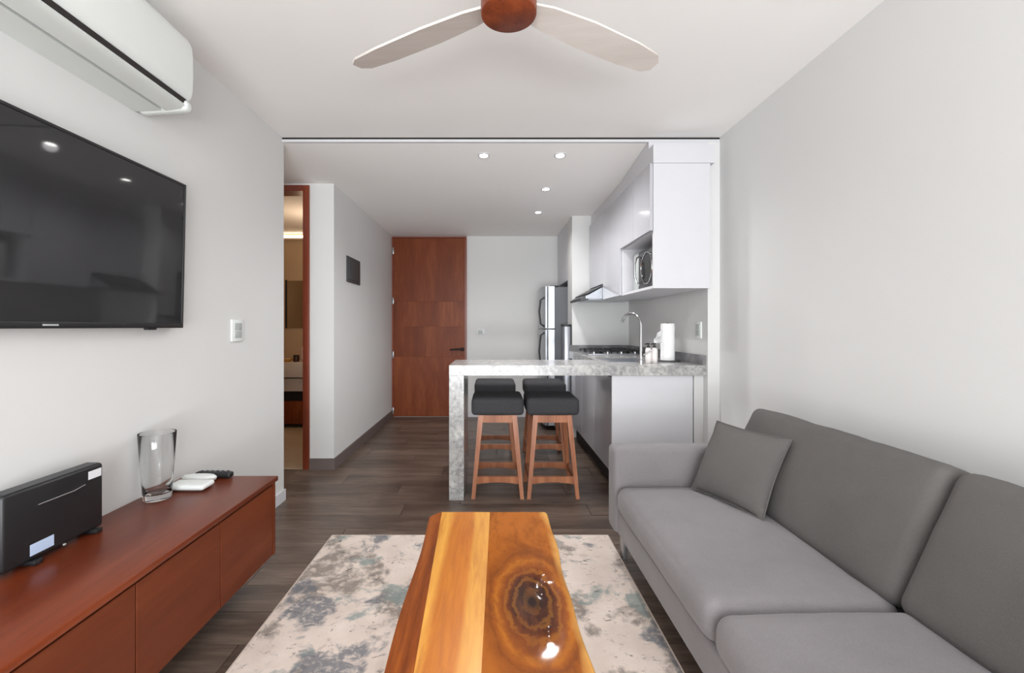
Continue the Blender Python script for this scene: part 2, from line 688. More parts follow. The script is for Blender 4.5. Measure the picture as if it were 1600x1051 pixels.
fl = struct('floor', bx(B(), -3.3, XR + 0.12, YB - 0.1, YE + 0.1, -0.08, -0.012), 'dark_gap')
PW, PL = 0.19, 1.22
plank_bm = bx(B(), -PL / 2 + 0.001, PL / 2 - 0.001, -PW / 2 + 0.0012, PW / 2 - 0.0012, -0.014, 0.0, 0.0015, 1)
pl0 = obj('plank', plank_bm, 'plank', fl, local=True)
row = 0
y = YB
first = True


def put_plank(x0, x1, yc):
    global first
    if x1 - x0 < 0.05:
        return
    if abs((x1 - x0) - PL) < 1e-4:
        if first:
            o = pl0
            first = False
        else:
            o = pl0.copy()
            COL.objects.link(o)
            o.parent = fl
        o.location = ((x0 + x1) / 2, yc, 0)
    else:
        o = obj('plank', bx(B(), x0 + 0.001, x1 - 0.001, yc - PW / 2 + 0.0012, yc + PW / 2 - 0.0012, -0.014, 0.0), 'plank', fl)


while y < YE:
    yc = y + PW / 2
    xa = -1.6 if yc < YS - 0.05 else (-3.2 if yc < YF - 0.02 else -1.34)
    xb = XR if yc < YS else XK
    x = xa - (row * 0.47 % PL)
    while x < xb:
        put_plank(max(x, xa), min(x + PL, xb), yc)
        x += PL
    row += 1
    y += PW

# beige bathroom floor lies on top of the slab beyond the door
struct('floor_bathroom', bx(B(), -3.2, -1.54, YF + 0.01, 5.75, -0.012, 0.004), 'beige_tile')

struct('wall_left', bx(B(), XL - 0.16, XL, YB, 3.055, 0, HL), 'wall')
struct('wall_right', bx(B(), XR, XR + 0.12, YB, YS, 0, HL), 'wall')
struct('wall_kitchen_right', bx(B(), XK, XR + 0.12, YS, YE, 0, 2.466), 'wall')
struct('wall_kitchen_left', bx(B(), -1.538, XKL, YF, YE, 0, HK), 'wall')
ew = B()
bx(ew, XKL + 0.0, XK, YE, YE + 0.1, 0, HK)
struct('wall_end', ew, 'wall')
struct('wall_return', bx(B(), 0.86, XK, 4.79, 5.07, 0, HK), 'wall')
# hall and bathroom beyond the left wall
struct('wall_hall_left', bx(B(), -3.3, -3.2, 2.9, 5.8, 0, HK), 'beige_wall')
struct('wall_hall_front', bx(B(), -3.2, XL - 0.16, 2.9, 3.0, 0, HK), 'wall')
bf = B()
bx(bf, -3.2, -2.44, YF, YF + 0.12, 0, HK)
bx(bf, -2.44, -1.538, YF, YF + 0.12, 2.385, HK)
struct('wall_bathroom_front', bf, 'wall')
struct('wall_bathroom_back', bx(B(), -3.2, -1.538, 5.7, 5.8, 0, HK), 'beige_wall')
struct('wall_bathroom_right', bx(B(), -1.545, -1.538, YF + 0.13, 5.7, 0, HK), 'beige_wall')

# wall behind the camera with a wide glazed balcony door
wb = B()
bx(wb, XL - 0.16, -1.25, YB - 0.12, YB, 0, HL)
bx(wb, 1.5, XR + 0.12, YB - 0.12, YB, 0, HL)
bx(wb, -1.25, 1.5, YB - 0.12, YB, 2.38, HL)
struct('wall_back', wb, 'wall')
w1 = obj('window_1', bx(B(), -1.25, 1.5, YB - 0.10, YB - 0.02, 0.0, 0.06), 'grey_plastic', kind='structure')
for xx in (-1.25, 0.09, 1.44):
    box_obj('window_frame', 'grey_plastic', w1, xx, xx + 0.06, YB - 0.09, YB - 0.03, 0.06, 2.32)
box_obj('window_frame', 'grey_plastic', w1, -1.25, 1.5, YB - 0.09, YB - 0.03, 2.32, 2.38)
box_obj('window_pane', 'pane', w1, -1.19, 0.09, YB - 0.065, YB - 0.06, 0.06, 2.32)
box_obj('window_pane', 'pane', w1, 0.15, 1.44, YB - 0.065, YB - 0.06, 0.06, 2.32)

struct('ceiling', bx(B(), XL - 0.16, XR + 0.12, YB - 0.1, YS + 0.03, HL, HL + 0.1), 'ceiling')
kc = B()
prism(kc, [(YS + 0.004, 2.468), (YF, HK), (YE + 0.1, HK), (YE + 0.1, HL - 0.016), (YS + 0.004, HL - 0.016)], -3.3, XK + 0.1, 'x')
struct('ceiling_kitchen', kc, 'ceiling')
# drop between the two ceilings: a dark strip coloured as gap shade, then a slim bright trim
struct('trim_1', bx(B(), XL, XR - 0.001, YS - 0.002, YS + 0.02, 2.466, HL - 0.014), 'white')
struct('soffit_gap_shade', bx(B(), XL, XR, YS + 0.001, YS + 0.03, HL - 0.0139, HL + 0.0), 'dark_gap')

# baseboards
struct('baseboard_kitchen_left', bx(B(), XKL, XKL + 0.012, YF - 0.012, YE, 0, 0.094), 'baseboard')
struct('baseboard_block', bx(B(), -1.538, XKL, YF - 0.012, YF, 0, 0.094), 'baseboard')
struct('baseboard_left', bx(B(), XL, XL + 0.010, YB, 3.065, 0, 0.075), 'white')
struct('baseboard_right', bx(B(), XR - 0.010, XR, YB, YS, 0, 0.075), 'white')
struct('baseboard_end', bx(B(), -0.33, 0.86, YE - 0.012, YE, 0, 0.08), 'white')

# entrance door, full height, in the end wall
d1 = obj('door_1', bx(B(), -1.315, -0.372, YE - 0.025, YE + 0.0, 0.01, 2.37), 'door_wood', kind='structure')
box_obj('jamb', 'frame_wood', d1, -1.334, -1.316, YE - 0.035, YE, 0, 2.39)
box_obj('jamb', 'frame_wood', d1, -0.371, -0.345, YE - 0.035, YE, 0, 2.39)
box_obj('head_jamb', 'frame_wood', d1, -1.316, -0.371, YE - 0.035, YE, 2.372, 2.39)
zz = [0.012, 0.80, 1.20, 1.53, 2.368]
for i in range(4):
    obj('veneer_panel', bx(B(), -1.312, -0.375, YE - 0.0275, YE - 0.024, zz[i] + 0.001, zz[i + 1] - 0.001, 0.0008, 1), 'door_wood', d1)
for hz in (0.09, 0.83, 1.54, 2.2):
    box_obj('hinge', 'foot_metal', d1, -1.330, -1.306, YE - 0.048, YE - 0.034, hz - 0.045, hz + 0.045, bev=0.003)
hb = B()
tube(hb, [(-0.40, YE - 0.028, 0.90), (-0.40, YE - 0.075, 0.90)], 0.011)
tube(hb, [(-0.392, YE - 0.072, 0.90), (-0.47, YE - 0.074, 0.902), (-0.565, YE - 0.07, 0.895)], [0.012, 0.012, 0.009])
lathe(hb, [(0, 0), (0.026, 0), (0.026, 0.006), (0, 0.006)], (0, 0, 0), 20)
for v in hb.verts[-42:]:
    v.co = Vector((-0.40 + v.co.x, YE - 0.028 - v.co.z, 0.90 + v.co.y))
obj('lever_handle', hb, 'dark_gap', d1, label='dark lever handle')

# wooden frame of the bathroom door
d2 = obj('door_2', bx(B(), -1.592, -1.539, YF - 0.012, YF + 0.135, 0, 2.385, 0.002), 'frame_wood', kind='structure')
box_obj('jamb', 'frame_wood', d2, -2.44, -2.39, YF - 0.012, YF + 0.135, 0, 2.385)
box_obj('head_jamb', 'frame_wood', d2, -2.39, -1.592, YF - 0.012, YF + 0.135, 2.335, 2.385)

# ------------------------------------------------------------------ large furniture: sofa
sofa = thing('sofa', (1.07, 1.27, 0), 'long grey upholstered sofa with two seat and two back cushions along the right wall', 'sofa')
obj('base', bx(B(), 0.635, 1.50, 0.19, 2.35, 0.146, 0.275, 0.012, 3), 'fabric', sofa)
for (ya, yb) in ((2.24, 2.365), (0.175, 0.30)):
    b = soft(B(), (1.06, (ya + yb) / 2, 0.364), (0.445, (yb - ya) / 2, 0.218), 0.028, 8, (0.0, 0.006, 0.004))
    obj('arm', b, 'fabric', sofa)


def wrinkle(seed):
    def f(p, u, v, w):
        from mathutils import noise
        q = Vector((p.x * 5 + seed, p.y * 5, p.z * 5))
        d = noise.noise(q) * 0.006 + noise.noise(q * 2.7) * 0.0025
        k = max(abs(u), abs(v), abs(w))
        return p + Vector((0, 0, d if w > 0 else 0)) + Vector((-d if u < 0 else d, 0, 0)) * 0.6
    return f


for i, (ya, yb) in enumerate(((1.272, 2.236), (0.304, 1.268))):
    b = soft(B(), (0.91, (ya + yb) / 2, 0.331), (0.29, (yb - ya) / 2, 0.068), 0.052, 18, (0.008, 0.004, 0.022), wrinkle(i * 9 + 1))
    obj('seat_cushion', b, 'fabric', sofa)
TILT = math.radians(25)
for i, (ya, yb) in enumerate(((1.272, 2.25), (0.304, 1.268))):
    hy = (yb - ya) / 2
    b = soft(B(), (0, 0, 0), (0.085, hy, 0.225), 0.045, 16, (0.022, 0.0, 0.004), wrinkle(i * 5 + 30))
    R = Matrix.Rotation(TILT, 4, 'Y')
    bmesh.ops.transform(b, matrix=R, verts=b.verts[:])
    # front face meets the seat at x 1.11
    bmesh.ops.translate(b, vec=Vector((1.305, (ya + yb) / 2, 0.567)), verts=b.verts[:])
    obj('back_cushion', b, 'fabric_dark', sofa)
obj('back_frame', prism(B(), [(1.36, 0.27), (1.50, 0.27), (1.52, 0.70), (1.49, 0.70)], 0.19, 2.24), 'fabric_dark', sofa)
for yy in (2.30, 0.24):
    for xx in (0.682, 1.44):
        obj('leg', bx(B(), xx - 0.012, xx + 0.012, yy - 0.03, yy + 0.03, 0, 0.147, 0.003), 'foot_metal', sofa)

# throw pillow: leans against the arm corner and the back cushion
pil = thing('throw_pillow', (1.05, 1.97, 0.405), 'small square grey throw pillow leaning in the far corner of the sofa', 'pillow')
BL = Vector((0.960, 2.165, 0.412))
BR = Vector((1.090, 1.800, 0.412))
TLc = Vector((1.125, 2.195, 0.730))
ux = (BR - BL).normalized()
uz = (TLc - BL)
uz = (uz - ux * uz.dot(ux)).normalized()
un = ux.cross(uz).normalized()
b = B()
N = 18
hw, hh = 0.192, 0.178
grid = {}
for s in (-1, 1):
    for i in range(N + 1):
        for j in range(N + 1):
            u, w = i / N * 2 - 1, j / N * 2 - 1
            edge = i in (0, N) or j in (0, N)
            if s == 1 and edge:
                grid[(s, i, j)] = grid[(-1, i, j)]
                continue
            th = 0.062 * ((1 - u * u) ** 0.45) * ((1 - w * w) ** 0.45)
            pin = 1 - 0.07 * (1 - abs(u)) * (abs(w) ** 4) - 0.07 * (1 - abs(w)) * (abs(u) ** 4)
            pu = u * hw * (1 - 0.06 * (1 - w * w) * (abs(u) ** 3))
            pw = w * hh * (1 - 0.06 * (1 - u * u) * (abs(w) ** 3))
            grid[(s, i, j)] = b.verts.new((BL + BR + TLc + (BR + TLc - BL)) / 4 + ux * pu + uz * pw + un * th * s)
for s in (-1, 1):
    for i in range(N):
        for j in range(N):
            q = [grid[(s, i, j)], grid[(s, i + 1, j)], grid[(s, i + 1, j + 1)], grid[(s, i, j + 1)]]
            b.faces.new(q if s > 0 else q[::-1])
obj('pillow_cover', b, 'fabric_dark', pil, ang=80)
b = B()
rim = [grid_p for grid_p in ()]
cc = (BL + BR + TLc + (BR + TLc - BL)) / 4
loop = []
for k in range(4 * N):
    if k < N:
        u, w = k / N * 2 - 1, -1
    elif k < 2 * N:
        u, w = 1, (k - N) / N * 2 - 1
    elif k < 3 * N:
        u, w = 1 - (k - 2 * N) / N * 2, 1
    else:
        u, w = -1, 1 - (k - 3 * N) / N * 2
    loop.append(cc + ux * u * hw * (1 - 0.06 * (1 - w * w)) + uz * w * hh * (1 - 0.06 * (1 - u * u)))
tube(b, loop + [loop[0]], 0.0035, 6, False)
obj('piping', b, 'fabric_dark', pil)

# ------------------------------------------------------------------ rug
rug = obj('area_rug', bx(B(), -0.915, 0.655, 0.15, 2.52, 0.0, 0.012, 0.004, 2), 'rug')
tag(rug, 'distressed beige rug with grey and blue green patches under the coffee table', 'rug')
rb = B()
for (x0, x1, y0, y1) in ((-0.919, 0.659, 2.516, 2.526), (-0.919, 0.659, 0.144, 0.154), (-0.921, -0.911, 0.15, 2.52), (0.651, 0.661, 0.15, 2.52)):
    bx(rb, x0, x1, y0, y1, 0.0, 0.011, 0.002, 1)
obj('binding', rb, plain('rug_binding', S(196, 180, 168), 0.95, var=0.06, scale=90), rug)

# ------------------------------------------------------------------ coffee table
TX, TY = -0.02, 1.25
TZ = 0.42
tab = thing('coffee_table', (TX, TY, 0), 'glossy live-edge wooden coffee table with a dark burl knot on the beige rug', 'table')
Y0, Y1 = 0.66, 1.858


def redge(yv):      # outer (right) edge of the slab
    return 0.228 + 0.004 * math.sin(yv * 8.0 + 0.5) + 0.0025 * math.sin(yv * 21) - 0.004 * max(0, (yv - 1.55)) / 0.3


def seam1(yv):      # boundary of live edge and sapwood
    return -0.178 - 0.036 * (yv - 0.99) / 0.87


def seam2(yv):
    return -0.026 + 0.014 * (yv - 0.99) / 0.87


def slab(xa, xb, zfun, nx, ny, zb):
    """closed strip between xa(y) and xb(y) with top zfun(x, y)"""
    b = B()
    top, bot = [], []
    for j in range(ny + 1):
        yv = Y0 + (Y1 - Y0) * j / ny
        rt, rb_ = [], []
        for i in range(nx + 1):
            xv = xa(yv) + (xb(yv) - xa(yv)) * i / nx
            rt.append(b.verts.new((xv, yv, zfun(xv, yv, i / nx))))
            rb_.append(b.verts.new((xv, yv, zb)))
        top.append(rt)
        bot.append(rb_)
    for j in range(ny):
        for i in range(nx):
            b.faces.new((top[j][i], top[j][i + 1], top[j + 1][i + 1], top[j + 1][i]))
            b.faces.new((bot[j][i], bot[j + 1][i], bot[j + 1][i + 1], bot[j][i + 1]))
        b.faces.new((top[j][0], top[j + 1][0], bot[j + 1][0], bot[j][0]))
        b.faces.new((top[j][nx], bot[j][nx], bot[j + 1][nx], top[j + 1][nx]))
    for i in range(nx):
        b.faces.new((top[0][i], bot[0][i], bot[0][i + 1], top[0][i + 1]))
        b.faces.new((top[ny][i], top[ny][i + 1], bot[ny][i + 1], bot[ny][i]))
    return b


def burl_z(xv, yv, t):
    dx, dy = (xv - BX) / 0.085, (yv - BY) / 0.19
    r = math.sqrt(dx * dx + dy * dy)
    z = TZ - 0.0045 * math.exp(-r * r * 1.3)
    for (cx, cy, rx, ry, dep) in ((0.155, 1.340, 0.024, 0.046, 0.0036), (0.146, 1.130, 0.018, 0.036, 0.0026)):
        q = ((xv - cx) / rx) ** 2 + ((yv - cy) / ry) ** 2
        nz = 1.3 * mnoise.noise(Vector((xv * 22, yv * 13, 3.1))) if cy < 1.2 else (yv - cy) / ry + 0.9 * mnoise.noise(Vector((xv * 40, yv * 24, 5.7)))
        z += dep * math.exp(-q) * nz
    if t > 0.94:
        z -= 0.006 * ((t - 0.94) / 0.06) ** 2
    return z


obj('live_edge', slab(lambda q: -0.252 - 0.012 * (q - 0.99) / 0.87 + 0.004 * math.sin(q * 9), seam1, lambda a, q, t: TZ - 0.022 * (1 - t) ** 1.5, 6, 30, TZ - 0.06), 'slab_edge', tab, ang=50)
obj('plank', slab(seam1, seam2, lambda a, q, t: TZ, 4, 20, TZ - 0.06), 'slab_light', tab, label='pale straight-grained plank')
obj('plank', slab(seam2, redge, burl_z, 60, 160, TZ - 0.06), slab_burl(TX, TY), tab, ang=60, label='dark plank with a burl knot')
for yy in (0.80, 1.62):
    obj('leg', bx(B(), -0.18, 0.16, yy, yy + 0.06, 0.0125, TZ - 0.06, 0.006), 'slab_edge', tab)

# ------------------------------------------------------------------ floating console under the television
con = thing('tv_console', (-1.22, 1.27, 0.14), 'long reddish brown floating console with flat doors on the left wall', 'console')
CF = -1.007
obj('top_board', bx(B(), XL, CF, 0.47, 2.075, 0.478, 0.50, 0.004, 2), 'console', con)
cb_ = B()
bx(cb_, XL, CF - 0.04, 0.475, 2.07, 0.142, 0.470)
obj('carcass', cb_, 'console_door', con)
box_obj('top_gap_shade', 'dark_gap', con, XL + 0.01, CF - 0.03, 0.48, 2.065, 0.468, 0.479)  # solid dark strip, its colour stands for the shade under the top board
box_obj('end_panel', 'console_door', con, XL, CF - 0.012, 2.052, 2.070, 0.140, 0.470)
ye = 2.05
for i in range(4):
    ya = ye - 0.393
    obj('door', bx(B(), CF - 0.036, CF - 0.014, ya + 0.002, ye - 0.002, 0.142, 0.464, 0.0015, 1), 'console_door', con)
    ye = ya
box_obj('bracket', 'white_plastic', con, CF - 0.04, CF - 0.012, 2.071, 2.077, 0.455, 0.476, bev=0.002)

# ------------------------------------------------------------------ television
tv = thing('television', (-1.395, 1.428, 1.194), 'large black flat television tilted down on the left wall', 'television')
TH, TW = 0.643, 0.56


def tvb(name, mat, *a, **k):
    return obj(name, bx(B(), *a, **k), mat, tv, local=True)


tvb('case', 'black_plastic', -0.045, -0.004, -TW, TW, 0.0, TH, bev=0.004)
tvb('screen', 'screen', -0.006, -0.0015, -TW + 0.011, TW - 0.011, 0.021, TH - 0.011)
tvb('bezel', 'black_plastic', -0.006, 0.002, -TW, TW, 0.0, 0.021, bev=0.002)
tvb('bezel', 'black_plastic', -0.006, 0.002, -TW, TW, TH - 0.011, TH, bev=0.002)
tvb('bezel', 'black_plastic', -0.006, 0.002, TW - 0.011, TW, 0.021, TH - 0.011, bev=0.002)
tvb('bezel', 'black_plastic', -0.006, 0.002, -TW, -TW + 0.011, 0.021, TH - 0.011, bev=0.002)
tvb('badge', 'grey_plastic', 0.002, 0.003, -0.062, -0.012, 0.0085, 0.0140)
tvb('sensor', 'black_plastic', -0.02, -0.002, 0.36, 0.41, -0.008, 0.001, bev=0.003)
tv.rotation_euler = (0, math.radians(1.3), 0)

# ------------------------------------------------------------------ air conditioner
ac = thing('air_conditioner', (-1.446, 1.40, 2.07), 'white split air conditioner high on the left wall above the television', 'air conditioner')
AY0, AY1 = 0.97, 1.835
# (x, z) profile of the shell, rounded nose
prof = [(XL, 2.10), (-1.262, 2.118), (-1.243, 2.135), (-1.236, 2.16), (-1.233, 2.22), (-1.234, 2.30), (-1.238, 2.345), (-1.252, 2.375), (-1.285, 2.395), (-1.33, 2.40), (XL, 2.40)]
b = prism(B(), prof, AY0, AY1)
es = [e for e in b.edges if abs(e.verts[0].co.y - e.verts[1].co.y) < 1e-6 and e.verts[0].co.y > AY1 - 0.01 and not (e.verts[0].co.x < XL + 0.001 and e.verts[1].co.x < XL + 0.001)]
bmesh.ops.bevel(b, geom=es, offset=0.022, segments=4, profile=0.5, affect='EDGES')
obj('shell', b, 'white_plastic', ac, ang=40)
# the underside: dark outlet, two flaps and a back tray
obj('outlet', prism(B(), [(-1.40, 2.085), (-1.25, 2.105), (-1.25, 2.125), (-1.40, 2.115)], AY0 + 0.04, AY1 - 0.035), 'dark_gap', ac)
b = prism(B(), [(XL, 2.068), (-1.341, 2.074), (-1.341, 2.098), (XL, 2.104)], AY0, AY1 - 0.05)
es = [e for e in b.edges if e.verts[0].co.y > AY1 - 0.03 and e.verts[1].co.y > AY1 - 0.03]
bmesh.ops.bevel(b, geom=es, offset=0.008, segments=3, profile=0.5, affect='EDGES')
obj('tray', b, 'ac_grey', ac)
b = prism(B(), [(-1.325, 2.074), (-1.262, 2.082), (-1.247, 2.094), (-1.252, 2.104), (-1.325, 2.092)], AY0 + 0.01, AY1 - 0.047)
obj('flap', b, 'ac_grey', ac, ang=50)
b = soft(B(), ((XL - 1.241) / 2 + 0.002, AY1 - 0.026, 2.094), ((-1.241 - XL) / 2 - 0.002, 0.024, 0.023), 0.018, 6, fn=lambda p, u, v, w: p + Vector((0, 0, 0.006 * u)))
obj('end_cap', b, 'ac_grey', ac)

# ------------------------------------------------------------------ ceiling fan (blades at rest)
FX, FY, FZ = 0.048, 1.33, 2.135
fan = thing('ceiling_fan', (FX, FY, FZ), 'ceiling fan with round reddish wooden hub and pale blades over the coffee table', 'ceiling fan')
b = lathe(B(), [(0, 0.0), (0.076, 0.0), (0.083, 0.004), (0.084, 0.012), (0.084, 0.16), (0.078, 0.175), (0.0, 0.175)], (FX, FY, FZ), 48)
obj('hub', b, 'hub_wood', fan)
obj('downrod', tube(B(), [(FX, FY, FZ + 0.17), (FX, FY, HL - 0.04)], 0.014, 16), 'hub_wood', fan)
obj('canopy', lathe(B(), [(0, 0.0), (0.03, 0.0), (0.065, 0.03), (0.068, 0.055), (0, 0.055)], (FX, FY, HL - 0.055), 32), 'hub_wood', fan)
for k in range(3):
    a = math.radians(30 + 120 * k)
    b = B()
    pts = [(0.07, -0.030), (0.14, -0.046), (0.30, -0.058), (0.50, -0.056), (0.61, -0.045), (0.64, -0.02), (0.642, 0.02), (0.61, 0.043), (0.50, 0.052), (0.30, 0.054), (0.14, 0.044), (0.07, 0.030)]
    prism(b, pts, 0.036, 0.044, 'z')
    bmesh.ops.transform(b, matrix=Matrix.Translation((FX, FY, FZ)) @ Matrix.Rotation(a, 4, 'Z') @ Matrix.Translation((0, 0, 0.04)) @ Matrix.Rotation(math.radians(-9), 4, 'X') @ Matrix.Translation((0, 0, -0.04)), verts=b.verts[:])
    obj('blade', b, 'blade', fan)

# ------------------------------------------------------------------ peninsula worktop
wt = thing('worktop', (0.58, 3.31, 0), 'veined grey granite breakfast worktop with a waterfall end over the bar stools', 'worktop')
b = B()
ZT, ZB = 0.932, 0.862
bx(b, -0.302, 0.90, 3.05, 3.57, ZB, ZT)
bx(b, 0.90, 1.20, 3.05, 3.32, ZB, ZT)
bx(b, 1.20, 1.474, 3.05, 3.70, ZB, ZT)
bx(b, 0.83, 0.90, 3.57, 3.70, ZB, ZT)
bx(b, 0.83, 1.474, 3.70, 4.788, ZB, ZT)
obj('slab', b, 'granite', wt)
obj('waterfall_leg', bx(B(), -0.302, -0.200, 3.05, 3.57, 0, ZB, 0.001, 1), 'granite', wt)
b = B()
bx(b, 1.452, 1.474, 3.05, 4.788, ZT, ZT + 0.068)
bx(b, 0.83, 1.452, 4.766, 4.788, ZT, ZT + 0.068)
obj('upstand', b, 'granite_dark', wt)

# base cabinets
pc = thing('base_cabinet', (1.1, 3.35, 0), 'white base cabinet under the worktop end behind the sofa arm', 'cabinet', 'base cabinets along the right kitchen wall')
obj('end_panel', bx(B(), 0.832, 1.398, 3.085, 3.105, 0.0, ZB - 0.004, 0.001, 1), 'white', pc)
obj('filler', bx(B(), 1.407, 1.474, 3.09, 3.105, 0.0, ZB - 0.004), 'wall', pc)
obj('carcass', bx(B(), 0.872, 1.47, 3.106, 3.70, 0.15, 0.72), 'dark_gap', pc)
obj('toe_kick', bx(B(), 0.905, 1.47, 3.106, 3.70, 0.0, 0.15), 'dark_gap', pc)
obj('door', bx(B(), 0.850, 0.871, 3.109, 3.698, 0.152, 0.835, 0.001, 1), 'gloss', pc)
obj('handle_profile', bx(B(), 0.856, 0.871, 3.109, 3.698, 0.838, 0.857), 'steel', pc)
for i, (ya, yb, what) in enumerate(((3.702, 4.22, 'glossy grey white base cabinet in the middle of the kitchen run'), (4.222, 4.786, 'glossy grey white base cabinet below the gas hob'))):
    c = thing('base_cabinet', (1.1, (ya + yb) / 2, 0), what, 'cabinet', 'base cabinets along the right kitchen wall')
    obj('carcass', bx(B(), 0.872, 1.47, ya, yb, 0.15, ZB - 0.003), 'dark_gap', c)
    obj('toe_kick', bx(B(), 0.905, 1.47, ya, yb, 0.0, 0.15), 'dark_gap', c)
    obj('door', bx(B(), 0.850, 0.871, ya + 0.002, yb - 0.002, 0.152, 0.835, 0.001, 1), 'gloss', c)
    obj('handle_profile', bx(B(), 0.856, 0.871, ya + 0.002, yb - 0.002, 0.838, 0.857), 'steel', c)

# ------------------------------------------------------------------ wall cabinets
XC0, XC1 = 1.068, 1.445
u1 = thing('wall_cabinet', (1.25, 3.28, 1.455), 'white wall cabinet with an open microwave niche, nearest the living room', 'cabinet', 'white wall cabinets above the worktop')
obj('side_panel', bx(B(), XC0 - 0.002, XC1, 2.932, 2.950, 1.455, 2.285, 0.001, 1), 'white', u1)
obj('filler', prism(B(), [(2.932, 2.287), (3.64, 2.287), (3.64, 2.403), (3.04, 2.464), (3.02, 2.462), (3.02, 2.41), (2.932, 2.41)], XC0 - 0.002, XK - 0.001, 'x'), 'white', u1)
obj('side_panel', bx(B(), XC0 - 0.002, XC1, 3.62, 3.638, 1.455, 2.285), 'white', u1)
obj('bottom_board', bx(B(), XC0 - 0.002, XC1, 2.950, 3.62, 1.455, 1.473), 'white', u1)
obj('shelf', bx(B(), XC0, XC1, 2.950, 3.62, 1.830, 1.848), 'white', u1)
obj('back_board', bx(B(), XC1 - 0.012, XC1, 2.950, 3.62, 1.473, 2.285), 'white', u1)
obj('door', bx(B(), XC0 - 0.024, XC0 - 0.004, 2.934, 3.285, 1.838, 2.284, 0.001, 1), 'gloss', u1)
obj('door', bx(B(), XC0 - 0.024, XC0 - 0.004, 3.289, 3.636, 1.838, 2.284, 0.001, 1), 'gloss', u1)
u2 = thing('wall_cabinet', (1.25, 3.92, 1.455), 'tall white wall cabinet between the microwave niche and the hood', 'cabinet', 'white wall cabinets above the worktop')
obj('carcass', bx(B(), XC0, XC1, 3.642, 4.20, 1.455, 2.285), 'white', u2)
obj('filler', bx(B(), XC0 - 0.002, XC1, 3.642, 4.20, 2.287, HK - 0.002), 'white', u2)
obj('door', bx(B(), XC0 - 0.022, XC0 - 0.002, 3.644, 4.198, 1.457, 2.284, 0.001, 1), 'gloss', u2)
u3 = thing('wall_cabinet', (1.25, 4.49, 1.61), 'short white wall cabinet above the range hood', 'cabinet', 'white wall cabinets above the worktop')
obj('carcass', bx(B(), XC0, XC1, 4.202, 4.786, 1.605, 2.285), 'white', u3)
obj('filler', bx(B(), XC0 - 0.002, XC1, 4.202, 4.786, 2.287, HK - 0.002), 'white', u3)
obj('door', bx(B(), XC0 - 0.022, XC0 - 0.002, 4.204, 4.784, 1.607, 2.284, 0.001, 1), 'gloss', u3)
u4 = thing('wall_cabinet', (1.17, 5.47, 1.73), 'white cabinet hanging above the refrigerator', 'cabinet', 'white wall cabinets above the worktop')
obj('carcass', bx(B(), 0.882, 1.47, 5.072, 5.866, 1.73, HK - 0.002), 'white', u4)
obj('door', bx(B(), 0.861, 0.881, 5.074, 5.465, 1.732, HK - 0.004, 0.001, 1), 'white', u4)
obj('door', bx(B(), 0.861, 0.881, 5.469, 5.864, 1.732, HK - 0.004, 0.001, 1), 'white', u4)

# range hood
hd = thing('range_hood', (1.15, 4.49, 1.46), 'slim stainless range hood jutting out below the wall cabinets', 'range hood')
obj('body', prism(B(), [(0.885, 1.468), (1.445, 1.468), (1.445, 1.600), (1.09, 1.600), (0.905, 1.500), (0.885, 1.495)], 4.21, 4.78), 'steel', hd)
obj('visor', prism(B(), [(0.84, 1.452), (0.884, 1.462), (0.884, 1.492), (0.875, 1.496), (0.835, 1.468)], 4.205, 4.78), 'panel_grey', hd)
obj('glass_lip', prism(B(), [(0.895, 1.508), (1.05, 1.590), (1.046, 1.597), (0.89, 1.516)], 4.203, 4.78), 'panel_grey', hd)
obj('filter', bx(B(), 0.92, 1.40, 4.25, 4.74, 1.460, 1.468), 'steel', hd)

# microwave in the niche
mw = thing('microwave', (1.28, 3.28, 1.474), 'grey microwave oven with a curved handle inside the cabinet niche', 'microwave')
obj('case', bx(B(), 1.145, 1.425, 3.03, 3.54, 1.482, 1.775, 0.006, 2), 'steel', mw)
obj('door_panel', bx(B(), 1.128, 1.146, 3.032, 3.42, 1.486, 1.771, 0.004, 2), 'panel_grey', mw)
obj('window', bx(B(), 1.126, 1.130, 3.10, 3.37, 1.53, 1.73), 'black_gloss', mw)
obj('control_panel', bx(B(), 1.130, 1.146, 3.424, 3.538, 1.486, 1.771, 0.003, 2), 'grey_plastic', mw)
obj('handle', tube(B(), [(1.128, 3.395, 1.52), (1.105, 3.395, 1.535), (1.092, 3.395, 1.58), (1.089, 3.395, 1.63), (1.092, 3.395, 1.68), (1.105, 3.395, 1.725), (1.128, 3.395, 1.74)], 0.007, 10), 'chrome', mw)
b = B()
pp = [(1.124, 3.235 + 0.115 * math.cos(a * math.pi / 14), 1.63 + 0.115 * math.sin(a * math.pi / 14)) for a in range(29)]
tube(b, pp, 0.005, 8, False)
obj('trim_ring', b, 'chrome', mw)
for yy in (3.06, 3.51):
    for xx in (1.17, 1.40):
        box_obj('foot', 'black_plastic', mw, xx - 0.012, xx + 0.012, yy - 0.012, yy + 0.012, 1.474, 1.483)

